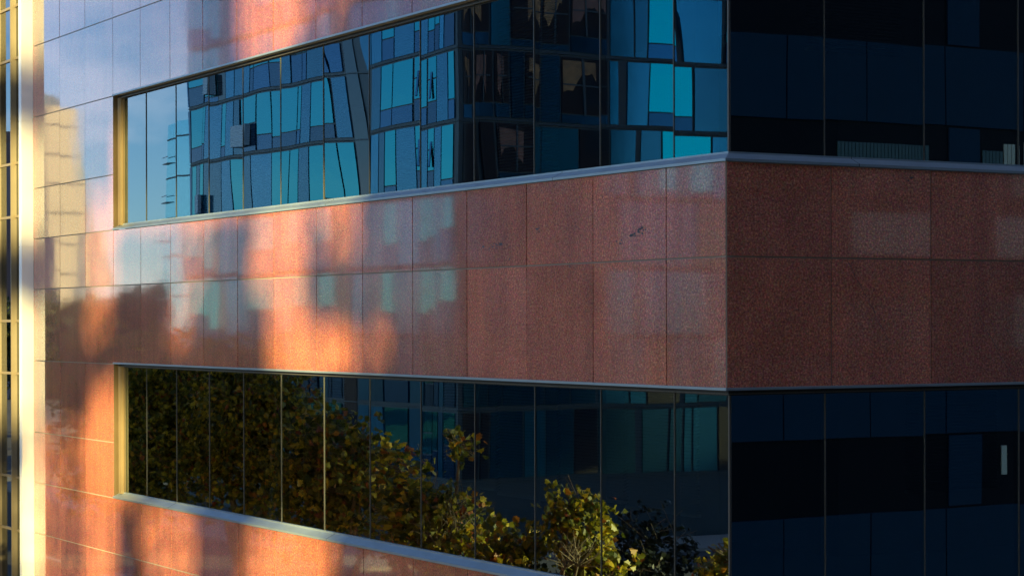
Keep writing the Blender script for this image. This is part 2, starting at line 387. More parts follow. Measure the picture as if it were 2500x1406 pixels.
# inside of the building
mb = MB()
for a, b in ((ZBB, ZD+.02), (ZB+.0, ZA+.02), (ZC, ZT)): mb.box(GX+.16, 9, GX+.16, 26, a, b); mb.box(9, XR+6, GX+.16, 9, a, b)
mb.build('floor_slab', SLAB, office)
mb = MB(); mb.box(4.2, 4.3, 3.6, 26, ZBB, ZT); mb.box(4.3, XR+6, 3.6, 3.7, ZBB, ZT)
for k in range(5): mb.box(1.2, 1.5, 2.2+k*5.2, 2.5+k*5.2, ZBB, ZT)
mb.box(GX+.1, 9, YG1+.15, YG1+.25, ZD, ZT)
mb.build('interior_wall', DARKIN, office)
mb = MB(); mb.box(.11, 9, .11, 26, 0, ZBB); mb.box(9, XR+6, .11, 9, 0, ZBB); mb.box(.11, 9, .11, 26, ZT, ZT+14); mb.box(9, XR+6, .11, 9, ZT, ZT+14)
mb.build('building_core', simple('granite of other floors', (.26, .1, .085), .3, var=.2, scale=20), office)
# white pier at the far end
mb = MB(); PX0 = -.205
hh = [z for z in (0, 3, 6, 8.3, 9.6)]
joints = sorted([GZ+ (799-y)/5262*37.9 for y in (305, 610, 1073, 1225, 1378)])
zz = [0]+joints+[30]
for a, b in zip(zz[:-1], zz[1:]): mb.box(PX0, .10, YE+.004, YE+.16, a+.003, b-.003)
mb.box(PX0+.008, .09, YE+.012, YE+.15, 0, 30)
mb.build('pier', WHITE, office)['label'] = 'bright white corner pier'

# ------------------------------------------------------------------ glazed curtain wall beyond the pier
YC = YE+.16
cw = empty('curtain_wall_building', (0, YC, 0), 'glass curtain wall wing with champagne bronze fins, left of the white pier', 'building')
XG = .0
m41 = on_x(41, 700, XG).y; m3 = on_x(3.5, 700, XG).y; dm = m3-m41
mys = [m41+dm*k for k in range(0, 9)]
zt = [GZ+(799-y)/5262*(Vector((XG, m41, 0))-Vector((CAM.x, CAM.y, 0))).dot(fwd) for y in (1299, 1170, 917, 789, 535, 405, 150, 22, -232)]
zt = [zt[0]-2.85, zt[0]-1.9]+zt+[zt[-1]+.95, zt[-1]+2.85]
edges = [YC]+mys
for i in range(len(edges)-1):
    for j in range(len(zt)-1):
        pane('x', edges[i]+.001, edges[i+1]-.001, zt[j], zt[j+1], cw, amp=.8, mat_=GLASS2, x=XG, tilt=1.2)
for y in mys:
    mb = MB(); mb.box(XG-.088, XG+.05, y, y+.045, 0, 30); mb.box(XG-.10, XG-.088, y+.008, y+.037, 0, 30); mb.build('mullion', GOLD, cw)
for z in zt[1:-1]:
    mb = MB()
    for a, b in zip([YC]+[y+.045 for y in mys[:-1]], mys): mb.box(XG-.028, XG+.03, a, b, z-.022, z+.022)
    mb.build('transom', GOLD, cw)
mb = MB(); mb.box(1.5, 1.6, YC, YC+9, 0, 30); mb.build('interior_wall', DARKIN, cw)

# ------------------------------------------------------------------ ground
ASPH = simple('worn asphalt', (.055, .055, .058), .85, var=.3, scale=1.5, bump=.3)
PAVE = simple('concrete paving', (.28, .27, .25), .85, var=.2, scale=2.0)
LINE = simple('road paint', (.7, .7, .66), .6, var=.15, scale=6)
def flat(name, rects, z, m, kind='structure', thick=0):
    mb = MB()
    for x0, x1, y0, y1 in rects:
        if thick: mb.box(x0, x1, y0, y1, z-thick, z)
        else: mb.quad((x0,y0,z),(x1,y0,z),(x1,y1,z),(x0,y1,z))
    return tag(mb.build(name, m), kind=kind)
flat('ground', [(-6000, 6000, -6000, 6000)], -.02, simple('dry ground', (.11, .10, .10), .9, var=.3, scale=.05))
flat('road', [(-29, -9.5, -400, 900), (-400, -29, 48, 66), (-9.5, 300, -21, -5.5)], .0, ASPH)
flat('pavement', [(-9.5, -.02, -5.2, 300), (-33, -29, 66.3, 300), (-9.2, 60, -5.2, -.02), (-120, -33, 66.3, 71)], .13, PAVE, thick=.2)
flat('road_marking', [(-19.4, -19.25, y, y+3) for y in range(-40, 300, 9)], .006, LINE)

# ------------------------------------------------------------------ the blue glass block across the street
BB0 = mir(1117, 600, 100.0); BX = BB0.x; BY = BB0.y          # its street corner
def metalglass(name, col, rough=.03, dif=.0):
    m, t, b = mat(name); L = t.links.new
    g = t.nodes.new('ShaderNodeNewGeometry')
    b.inputs['Metallic'].default_value = 1-dif; b.inputs['Roughness'].default_value = rough
    n = t.nodes.new('ShaderNodeTexNoise'); n.inputs['Scale'].default_value = .8; L(g.outputs['Position'], n.inputs['Vector'])
    hsv = t.nodes.new('ShaderNodeHueSaturation'); hsv.inputs['Color'].default_value = (*col, 1)
    mr = t.nodes.new('ShaderNodeMapRange'); mr.inputs['To Min'].default_value = .6; mr.inputs['To Max'].default_value = 1.3
    L(g.outputs['Random Per Island'], mr.inputs[0]); L(mr.outputs[0], hsv.inputs['Value']); L(hsv.outputs[0], b.inputs['Base Color'])
    bp = t.nodes.new('ShaderNodeBump'); bp.inputs['Distance'].default_value = .004; L(n.outputs[0], bp.inputs['Height']); L(bp.outputs[0], b.inputs['Normal'])
    return m
BLUE = metalglass('blue enamelled glass', (.0, .17, .285), .12, .45)
TEAL = metalglass('teal window glass', (.0, .27, .31), .02)
NAVY = metalglass('navy spandrel glass', (.004, .08, .17), .12, .3)
BLACKG = simple('dark tinted glass', (.012, .02, .03), .05, 0, .6)
FRAMEB = simple('dark blue window frame', (.006, .035, .055), .4)
AMBER_REFL = simple('amber reflection painted on glass', (.26, .13, .045), .35, var=.9, scale=2.5)  # both tones stand for warm reflections, painted onto the window face
ROSE_REFL = simple('rust reflection painted on glass', (.17, .07, .05), .35, var=.8, scale=1.6)
bb = empty('blue_apartment_block', (BX, BY, 0), 'blue and teal glass apartment block with a patchwork of windows across the street', 'building')
FB = 3.38; zrow = [GZ+12.87+FB*k for k in range(-7, 4)]       # floor lines
ztop = zrow[-1]
mb = MB(); mb.box(BX, BX-16, BY, BY+33.6, 0, ztop+.6); mb.build('wall', FRAMEB, bb)
def fy(px):                                                    # sight line in the street front -> y on the long facade
    d = unproj(px, 600); t = (-BX-CAM.x)/d.x; return (CAM+d*t).y
def fx(px):                                                    # -> x on the end facade
    d = unproj(px, 600); t = (BY-CAM.y)/d.y; return -(CAM+d*t).x
frames = {}
def panel(face, a, b, z0, z1, key, mb, g=.034, off=.05):
    if face == 1:
        lo, hi = min(a, b)+g, max(a, b)-g
        mb.box(BX-.02, BX+off+random.uniform(-.01, .01), lo, hi, z0+g, z1-g)
    else:
        lo, hi = min(a, b)+g, max(a, b)-g
        mb.box(lo, hi, BY+.02, BY-off-random.uniform(-.01, .01), z0+g, z1-g)
fieldmb = MB(); navymb = MB(); blackmb = MB()
def cell(face, a, b, zb, zt, kind, s=.3):
    H = zt-zb
    if kind == 'b': panel(face, a, b, zb, zt, kind, fieldmb)
    elif kind == 'n': panel(face, a, b, zb, zt, kind, navymb)
    elif kind == 'k': panel(face, a, b, zb, zt, kind, blackmb)
    elif kind in 'wot':
        if s > 0: panel(face, a, b, zb, zb+H*s, 'n', navymb)
        m = MB(); panel(face, a, b, zb+H*s, zt, kind, m); o = m.build('window', {'w': TEAL, 't': TEAL, 'o': BLACKG}[kind], bb)
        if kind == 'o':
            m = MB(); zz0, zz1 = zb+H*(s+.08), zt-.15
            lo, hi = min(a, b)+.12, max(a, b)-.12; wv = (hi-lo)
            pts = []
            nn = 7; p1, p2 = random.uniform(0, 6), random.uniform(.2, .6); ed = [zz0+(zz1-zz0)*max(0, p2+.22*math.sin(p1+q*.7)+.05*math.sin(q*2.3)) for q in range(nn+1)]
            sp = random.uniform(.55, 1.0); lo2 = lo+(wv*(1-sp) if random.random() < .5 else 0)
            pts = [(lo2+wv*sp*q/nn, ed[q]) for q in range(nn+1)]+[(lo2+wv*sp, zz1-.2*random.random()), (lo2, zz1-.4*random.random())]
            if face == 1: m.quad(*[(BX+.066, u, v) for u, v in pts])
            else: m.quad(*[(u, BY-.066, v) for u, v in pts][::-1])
            m.build('painted_reflection', random.choice([AMBER_REFL, AMBER_REFL, ROSE_REFL]), o)  # painted shape standing in for a warm reflection in the pane
            m = MB()
            if face == 2: m.box(lo+wv*.48, lo+wv*.54, BY-.09, BY-.05, zb+H*s, zt-.06); m.box(lo, hi, BY-.088, BY-.05, zb+H*(.5+s/2), zb+H*(.5+s/2)+.07); m.build('glazing_bar', FRAMEB, o)
    elif kind == 's':
        m = MB(); k = 3
        for q in range(k): panel(face, a, b, zb+H*q/k, zb+H*(q+1)/k, 't', m if q else navymb)
        m.build('window', TEAL, bb)
zs = lambda x: 440+x/2.704
rowA = [(46,55,'n'),(58,170,'w',.34),(180,245,'w',.1),(245,300,'k'),(300,368,'b'),(370,415,'b'),(418,460,'b'),(463,492,'w',.4),(495,607,'w',.4),(609,660,'w',.4),(668,736,'b'),(739,802,'w',.45),(804,832,'w',.45),(834,925,'b'),(928,960,'w',.4),(962,1034,'w',.45),(1150,1246,'b'),(1250,1344,'b'),(1348,1437,'w',.34),(1440,1578,'b'),(1582,1640,'s'),(1642,1682,'w',.4),(1684,1722,'b'),(1726,1812,'w',.5)]
rowB = [(46,60,'n'),(64,168,'w',.27),(168,188,'w',.3),(190,270,'b'),(273,305,'w',.2),(306,366,'b'),(368,400,'b'),(402,520,'w',.5),(526,606,'w',.27),(608,664,'w',.2),(672,777,'w',.25),(779,802,'w',.25),(804,866,'b'),(868,948,'w',.25),(958,1042,'b'),(1150,1216,'b'),(1252,1338,'b'),(1341,1430,'w',.28),(1433,1572,'w',.28),(1584,1662,'s'),(1664,1756,'b'),(1758,1806,'w',.3)]
rowC = [(46,66,'n'),(68,112,'w',.1),(114,152,'b'),(154,188,'w',.3),(192,275,'b'),(277,344,'b'),(346,412,'w',.12),(414,440,'w',.1),(442,486,'b'),(488,603,'b'),(605,668,'w',.02),(672,737,'w',.08),(739,797,'t',0),(799,861,'b'),(863,948,'w',.1),(952,1042,'w',.1),(1160,1250,'b'),(1254,1330,'b'),(1333,1380,'b'),(1383,1462,'w',.14),(1465,1584,'b'),(1588,1644,'s'),(1646,1702,'b'),(1704,1796,'w',.16)]
zs2 = lambda x: 1100+x/2.704
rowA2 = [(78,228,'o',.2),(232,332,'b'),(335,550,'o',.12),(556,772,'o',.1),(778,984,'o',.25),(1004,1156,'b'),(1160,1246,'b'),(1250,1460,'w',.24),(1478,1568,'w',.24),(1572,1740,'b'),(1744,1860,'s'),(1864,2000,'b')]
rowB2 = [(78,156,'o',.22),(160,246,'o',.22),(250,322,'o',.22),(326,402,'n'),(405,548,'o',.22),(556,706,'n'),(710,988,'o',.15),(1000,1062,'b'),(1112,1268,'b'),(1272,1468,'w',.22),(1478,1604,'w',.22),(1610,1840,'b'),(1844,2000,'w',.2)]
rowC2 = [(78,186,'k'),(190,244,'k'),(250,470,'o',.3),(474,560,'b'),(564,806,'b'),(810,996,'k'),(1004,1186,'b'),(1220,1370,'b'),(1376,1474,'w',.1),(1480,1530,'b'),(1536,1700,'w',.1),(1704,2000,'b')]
pat1 = [rowC, rowA, rowB, rowC, rowA, rowB]; pat2 = [rowC2, rowA2, rowB2, rowC2, rowA2, rowB2]
# zrow index 7 = line under row A at GZ+12.87 ; row A above it, row B below, row C below that
def rows_for(k):                             # k: storey whose floor line is zrow[k]
    if k == 7: return rowA, rowA2
    if k == 6: return rowB, rowB2
    if k == 5: return rowC, rowC2
    r = random.Random(k); a = r.choice([rowA, rowB, rowC]); b = r.choice([rowA2, rowB2, rowC2]); return a, b
for k in range(1, 10):
    a, b = rows_for(k); sh = 0 if k in (5, 6, 7) else random.uniform(-6, 6)
    zb, zt_ = zrow[k]+.1, zrow[k+1]-.1
    for c in a:
        if k not in (5,6,7) and 1040 < c[0] < 1150: continue
        cell(1, fy(zs(c[0]+sh)), fy(zs(c[1]+sh)), zb, zt_, c[2], c[3] if len(c) > 3 else .3)
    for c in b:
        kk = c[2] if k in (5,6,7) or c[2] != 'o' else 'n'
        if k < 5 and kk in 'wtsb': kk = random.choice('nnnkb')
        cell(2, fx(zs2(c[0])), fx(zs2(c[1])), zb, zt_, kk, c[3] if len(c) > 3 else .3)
    # slab edge band
mbf = MB()
for z in zrow:
    mbf.box(BX, BX+.07, BY, BY+33.6, z-.03, z+.03); mbf.box(BX+.06, BX-16, BY-.07, BY, z-.03, z+.03)
mbf.build('slab_edge', FRAMEB, bb)
fieldmb.build('blue_panel', BLUE, bb); navymb.build('spandrel_panel', NAVY, bb); blackmb.build('dark_panel', BLACKG, bb)
mb = MB(); ya, yb_ = fy(zs(1145)), fy(zs(1050)); mb.quad((BX+.03, ya, 0), (BX+.03, yb_, 0), (BX+.03, yb_, ztop), (BX+.03, (ya+yb_)/2, ztop)); mb.build('recess_panel', BLACKG, bb)
# cabinets hung on the facade and two tilted-open sashes
for (x0, x1, y0, y1) in ((378, 497, 842, 1000), (190, 245, 505, 648), (128, 186, 1290, 1420)):
    a = mir(zs(x0), y0/2.704, 118); b_ = mir(zs(x1), y1/2.704, 118)
    yy0, yy1 = fy(zs(x0)), fy(zs(x1)); t = (BX*-1-CAM.x)/unproj(zs(x0), 0).x
    P0 = CAM+unproj(zs(x0), y0/2.704)*t; P1 = CAM+unproj(zs(x1), y1/2.704)*t
    mb = MB(); mb.box(BX+.1, BX+.45, min(yy0, yy1)+.25, max(yy0, yy1)-.25, P1.z+.15, P0.z); mb.build('cabinet', simple('pale blue metal cabinet', (.55, .72, .78), .4), bb)
for (x, y0, y1, z_) in ((1612, 470, 640, 0), (1612, 930, 1100, 0)):
    t = (-BX-CAM.x)/unproj(zs(x), 0).x; a = CAM+unproj(zs(1590), y0/2.704)*t; b_ = CAM+unproj(zs(1655), y1/2.704)*t
    mb = MB(); n = len(mb.v); y0_, y1_ = min(a.y, b_.y), max(a.y, b_.y)
    mb.v += [(BX+.08, y0_, a.z), (BX+.08, y1_, a.z), (BX+.22, y1_, b_.z), (BX+.22, y0_, b_.z), (BX+.04, y0_, a.z-.04), (BX+.04, y1_, a.z-.04), (BX+.18, y1_, b_.z-.04), (BX+.18, y0_, b_.z-.04)]
    for f in ((0,1,2,3),(4,7,6,5),(0,4,5,1),(1,5,6,2),(2,6,7,3),(3,7,4,0)): mb.f.append(tuple(n+i for i in f)); mb.mi.append(0)
    mb.build('open_sash', BLUE, bb)

# slim teal tower behind it
tb = mir(427, 420, 165)
tt = empty('teal_glass_tower', (tb.x, tb.y, 0), 'slim teal glass tower with small white balconies behind the blue block', 'building')
ht = mir(427, 305, 165).z
a = mir(398, 400, 165); b_ = mir(462, 400, 175)
mb = MB(); mb.box(a.x, a.x-9, a.y-14, a.y, 0, ht); mb.build('wall', metalglass('pale teal curtain wall', (.22, .62, .70), .08, .3), tt)
for k in range(12):
    z = ht-3-k*3.0; mb = MB(); mb.box(a.x-.3, a.x+.4, a.y-1.2, a.y+.6, z, z+.07); mb.box(a.x+.36, a.x+.4, a.y-1.2, a.y+.6, z+.5, z+.56)
    mb.build('balcony', simple('white balcony rail', (.7, .72, .68), .5), tt) if k < 8 else None
mb = MB()
for k in range(14): mb.box(a.x, a.x+.08, a.y-14, a.y, ht-1.2-k*3, ht-1.1-k*3)
mb.build('slab_edge', FRAMEB, tt)

# pale sunlit block far up the street
pb = mir(140, 500, 300)
pl = empty('pale_office_block', (pb.x, pb.y, 0), 'pale sunlit concrete office block far up the street', 'building')
def at_y(px, Y):
    d = unproj(px, 600); return -(CAM.x+d.x*(Y-CAM.y)/d.y)
hp = mir(150, 262, 300).z
PALE = simple('sun bleached render', (.42, .36, .33), .7, var=.12, scale=.4)
mb = MB(); x0, x1 = at_y(207, pb.y), at_y(128, pb.y); mb.box(x0, x1, pb.y, pb.y+14, 0, hp); mb.build('wall', PALE, pl)
mv_ = at_y(60, pb.y)
mb = MB(); mb.box(x1+.3, mv_, pb.y+9, pb.y+22, 0, hp*.93); mb.build('side_wing', simple('mauve rendered wall', (.26, .20, .21), .8, var=.2, scale=.3), pl)
for k in range(16):
    mb = MB(); z = 1.2+k*4.1
    if z+1.5 < hp: mb.box(x0+.5, x1-.5, pb.y-.04, pb.y+.05, z, z+.22); mb.build('window', BLACKG, pl)

# hills on the skyline
mb = MB(); pts = []
prof = [(-400, 762), (-120, 690), (0, 540), (55, 300), (82, 222), (145, 241), (180, 252), (225, 420), (255, 640), (300, 768), (420, 776), (520, 770), (800, 774), (1300, 768), (1800, 772), (2400, 765)]
front = [mir(x, PY0+4, 2600) for x, y in prof]; top = [mir(x, y, 3300) for x, y in prof]; back = [mir(x, PY0+4, 4200) for x, y in prof]
for i in range(len(prof)-1):
    for A, B in ((front, top), (top, back)): mb.quad(A[i], A[i+1], B[i+1], B[i])
tag(mb.build('hills', simple('far wooded hills', (.13, .17, .24), .95, var=.3, scale=.004)), kind='structure')

# ------------------------------------------------------------------ office block and added blockers on the sun's side
# dark office block across the side street: seen only in the corner's right-hand windows, shades them
sbx0 = -31.5; sby = -26.2
sb = empty('dark_office_block', (sbx0, sby, 0), 'shaded navy panelled office block facing the side street', 'building')
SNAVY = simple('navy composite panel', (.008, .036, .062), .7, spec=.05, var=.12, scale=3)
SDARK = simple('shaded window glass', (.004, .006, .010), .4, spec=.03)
SCREAM = simple('cream window blind', (.55, .52, .36), .7)
SGREEN = simple('green grey slat blind', (.035, .085, .075), .6)
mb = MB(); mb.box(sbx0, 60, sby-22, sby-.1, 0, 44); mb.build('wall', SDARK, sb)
def syx(px, py):                                               # seen in the corner's right side -> x, z on this front
    d = unproj(px, py); t = (-sby-CAM.y)/d.y; p = CAM+d*t; return p.x, p.z
z_a = syx(1780, 69)[1]; z_b = syx(1780, 276)[1]; per = 4.0
per = (syx(1780, 69)[1]-syx(1780, 1277)[1])/3
navy_h = z_a-z_b
xs = [syx(p, 200)[0] for p in (1700, 2014, 2256, 2355, 2480, 2560)]
k = -5
while z_a+per*k < 44:
    zt2 = z_a+per*k; zb2 = zt2-navy_h
    if zb2 > 0.5:
        cuts = [sbx0]+[sbx0+3+2.6*i for i in range(0, 28)]
        mb = MB()
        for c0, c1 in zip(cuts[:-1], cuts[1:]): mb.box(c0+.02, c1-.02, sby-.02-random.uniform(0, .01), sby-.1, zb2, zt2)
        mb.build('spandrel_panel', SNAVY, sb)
        # piers between the windows of the storey above
        mb = MB()
        r = random.Random(k+50)
        x = syx(2370, 200)[0]
        for xx in (x-14, x-8.2, x, x+6.2, x+12): mb.box(xx-.5, xx+.6, sby-.05, sby-.1, zt2+.06, zt2+per-navy_h-.06)
        mb.build('pier', SNAVY, sb)
        X = lambda p: syx(p, 300)[0]
        lowrow = syx(1780, 1277)[1] < zt2+.5 < syx(1780, 800)[1]
        for (p0, p1, m_, h0, h1) in () if zt2 > GZ+6.5 else ((2462, 2478, SCREAM, .35, .8),) if zt2 < GZ-1 else ((2060, 2290, SGREEN, .05, .72), (2420, 2472, SGREEN, 0, .7), (2474, 2500, SCREAM, .0, .8), (2512, 2560, SCREAM, 0, .85)):
            mb = MB(); n = max(1, int((X(p1)-X(p0))/.12)); hgt = per-navy_h
            for i in range(n):
                u = X(p0)+(X(p1)-X(p0))*i/n; mb.box(u, u+(X(p1)-X(p0))/n*.86, sby-.06, sby-.098, zt2+.1+hgt*h0, zt2+hgt*h1)
            mb.build('blind', m_, sb)
    k += 1
for p0, p1 in ((2078, 2268), (2430, 2560)):
    (xa, z1_), (xb, z0_) = syx(p0, 520), syx(p1, 622)
    mb = MB(); n = 12
    for i in range(n): mb.box(xa+(xb-xa)*i/n, xa+(xb-xa)*(i+.97)/n, sby+.03, sby-.02, syx(2170, 622)[1], syx(2170, 520)[1])
    mb.build('blind', simple('pale cream roller blind', (.75, .70, .52), .8), sb)
# unseen screen added behind the viewer, holes shaped to throw the sun patches
KX = SUN_AZ.x/SUN_AZ.y; KM = math.tan(SUN_EL)/abs(SUN_AZ.y)*1.0
SY = -30.0
def inpoly(x, y, P):
    c = False; n = len(P); j = n-1
    for i in range(n):
        if ((P[i][1] > y) != (P[j][1] > y)) and (x < (P[j][0]-P[i][0])*(y-P[i][1])/(P[j][1]-P[i][1])+P[i][0]): c = not c
        j = i
    return c
LIT = [ # (strength, wanted sun patch in the front's own picture coordinates)
 (1.0, [(213, 955), (283, 930), (283, 1215), (292, 1225), (285, 1500), (209, 1500)]),
 (.85, [(270, 975), (335, 985), (335, 1225), (300, 1215), (292, 1215)]),
 (.75, [(84, 1040), (104, 1010), (106, 1500), (70, 1500)]),
 (.60, [(104, 1060), (190, 1020), (213, 1000), (209, 1500), (104, 1500)]),
 (.72, [(342, 1215), (480, 1230), (486, 1500), (350, 1500)]),
 (.45, [(486, 1230), (610, 1250), (610, 1500), (486, 1500)]),
 (.95, [(606, 1255), (700, 1260), (820, 1310), (790, 1500), (600, 1500)]),
 (.35, [(340, 980), (690, 1000), (690, 1260), (340, 1200)]),
 (.85, [(690, 925), (800, 930), (800, 1290), (690, 1260)]),
 (1.0, [(625, 500), (745, 490), (752, 640), (740, 700), (750, 770), (800, 800), (860, 800), (850, 930), (650, 930), (655, 800), (640, 730), (600, 690)]),
 (.6, [(850, 795), (930, 790), (920, 930), (850, 930)]),
 (.32, [(920, 790), (1010, 790), (1000, 930), (920, 930)]),
 (.65, [(775, 480), (885, 460), (880, 600), (840, 632), (770, 640)]),
 (.55, [(410, 530), (520, 520), (512, 690), (470, 810), (410, 850)]),
 (.70, [(205, 480), (290, 470), (280, 790), (209, 830)]),
 (.40, [(82, 440), (150, 430), (150, 840), (82, 850)]),
 (.90, [(575, -60), (730, -60), (745, 60), (700, 150), (600, 190), (580, 100)]),
 (.55, [(730, -60), (875, -60), (860, 60), (745, 120)]),
 (.32, [(209, 790), (490, 770), (490, 885), (283, 885), (283, 935), (209, 950)]),
 (.30, [(82, -60), (300, -60), (280, 60), (82, 90)]),
 (1.0, [(278, 290), (330, 285), (330, 545), (276, 560)]),
 (.8, [(330, 480), (900, 400), (880, 470), (330, 560)]),
]
def lit_at(y, z):
    if y > 24.2: return .12 if z > GZ-6 else .5
    if z < GZ-5.2 and y > 4: return 1
    if y < -1 or z > GZ+7.5: return 0
    p = proj((0, y, z)); px, py = p
    if px < 79:
        for a, b, s in ((-200, 165, 1), (325, 590, 1), (745, 1035, 1), (1175, 1385, .7)):
            if a < py < b: return s
        return 0
    v = 0
    for s, P in LIT:
        if inpoly(px, py, P): v = max(v, min(1, s*1.15))
    return v
scr = empty('sun_patch_screen', (-60, SY, 0), 'added unseen concrete screen with holes shaped to make the sun patches', 'building')
mb = MB(); cs = .22
X0, X1 = -74.0, -33.0; Z0, Z1 = GZ+2, GZ+28
nx = int((X1-X0)/cs); nz_ = int((Z1-Z0)/cs)
err = [[0]*(nx+3) for _ in range(nz_+2)]
for j in range(nz_):
    run = None
    for i in range(nx+1):
        solid = False
        if i < nx:
            X = X0+(i+.5)*cs; Z = Z0+(j+.5)*cs
            y = (X/KX)*1.0+SY if False else (-X)/KX*1.0+SY
            # wall point (0, y): going back towards the sun reaches x = -(y - SY)*KX
            y = -X/KX+SY; z = Z-(y-SY)*KM
            v = lit_at(y, z)+err[j][i+1]
            o_ = 1 if v >= .5 else 0; e = v-o_
            err[j][i+2] += e*7/16; err[j+1][i] += e*3/16; err[j+1][i+1] += e*5/16; err[j+1][i+2] += e/16
            solid = not o_
        if solid and run is None: run = i
        if not solid and run is not None:
            mb.box(X0+run*cs, X0+i*cs, SY-.1, SY+.1, Z0+j*cs, Z0+(j+1)*cs); run = None
mb.build('screen', CONC, scr)
mb = MB(); mb.box(X1, -31.6, SY-.2, SY+.2, 0, Z1+8); mb.box(X0, X1, SY-.2, SY+.2, Z1, Z1+8)
mb.box(-80, X0, SY-.2, SY+.2, 0, Z1+8)
mb.build('wall', CONC, scr)
# brick tower added to dim what the blue end facade mirrors
bt = empty('added_brick_tower', (-73, 18, 0), 'orange brick tower added to dim the end windows of the blue block', 'building')
BRK = simple('orange brick', (.42, .19, .09), .85, var=.25, scale=5)
mb = MB(); mb.box(-75.5, -70.5, 10, 25, 0, 46); mb.build('wall', BRK, bt)
for k in range(14):
    for i in range(1):
        mb = MB(); mb.box(-74+i*3.4, -72+i*3.4, 24.9, 25.06, 2+k*3.5, 4.1+k*3.5); mb.build('window', BLACKG, bt)

gt = empty('sun_blocking_tower', (-103, 18, 0), 'wide pale unseen tower added to shade the end of the blue block', 'building')  # added out of view to keep sun off the end facade
mb = MB(); mb.box(-128, -89, 20, 24, 0, 56); mb.build('wall', PALE, gt)
for k in range(15):
    mb = MB(); mb.box(-127, -90, 23.95, 24.03, 2+k*3.5, 2.5+k*3.5); mb.build('window', BLACKG, gt)
# ------------------------------------------------------------------ trees
def leafmat(name, stops):
    m = bpy.data.materials.new(name); m.use_nodes = True; t = m.node_tree; t.nodes.clear(); L = t.links.new
    o = t.nodes.new('ShaderNodeOutputMaterial'); g = t.nodes.new('ShaderNodeNewGeometry'); r = t.nodes.new('ShaderNodeValToRGB')
    e = r.color_ramp.elements; e[0].position = stops[0][0]; e[0].color = (*stops[0][1], 1); e[1].position = stops[-1][0]; e[1].color = (*stops[-1][1], 1)
    for p, c in stops[1:-1]: e.new(p).color = (*c, 1)
    L(g.outputs['Random Per Island'], r.inputs[0])
    d = t.nodes.new('ShaderNodeBsdfPrincipled'); d.inputs['Roughness'].default_value = .45; L(r.outputs[0], d.inputs['Base Color'])
    tr = t.nodes.new('ShaderNodeBsdfTranslucent'); L(r.outputs[0], tr.inputs[0])
    mxs = t.nodes.new('ShaderNodeMixShader'); mxs.inputs[0].default_value = .35
    L(d.outputs[0], mxs.inputs[1]); L(tr.outputs[0], mxs.inputs[2]); L(mxs.outputs[0], o.inputs[0]); return m
LEAF = leafmat('plane tree leaves in autumn', [(0, (.06, .085, .012)), (.3, (.15, .16, .015)), (.62, (.36, .31, .018)), (.84, (.62, .47, .02)), (.94, (.46, .17, .02)), (1, (.28, .06, .02))])
LEAFG = leafmat('green street tree leaves', [(0, (.03, .05, .015)), (.6, (.07, .10, .02)), (1, (.16, .15, .03))])
BARK = simple('flaking grey bark', (.22, .17, .12), .9, var=.35, scale=6, bump=.5)
LS = [(0,-.5),(.14,-.34),(.36,-.32),(.36,-.10),(.50,.12),(.28,.22),(.18,.42),(.0,.55),(-.17,.38),(-.30,.24),(-.50,.10),(-.34,-.08),(-.38,-.30),(-.13,-.32)]
def leaf(mb, p, size, rnd):
    n = Vector((rnd.gauss(-.1, 1), rnd.gauss(-.5, 1), rnd.gauss(.7, .8))).normalized(); a = n.orthogonal().normalized()
    a = Matrix.Rotation(rnd.uniform(0, 6.28), 3, n) @ a; b = n.cross(a); k = rnd.uniform(.1, .75)
    pts = [p + (a*u*size + b*v*size) - n*(k*size*abs(u)) for u, v in LS]
    c = p - b*.02*size; i0 = len(mb.v); mb.v += [tuple(q) for q in pts]+[tuple(c)]
    m = len(pts)
    for i in range(m): mb.f.append((i0+i, i0+(i+1) % m, i0+m)); mb.mi.append(0)
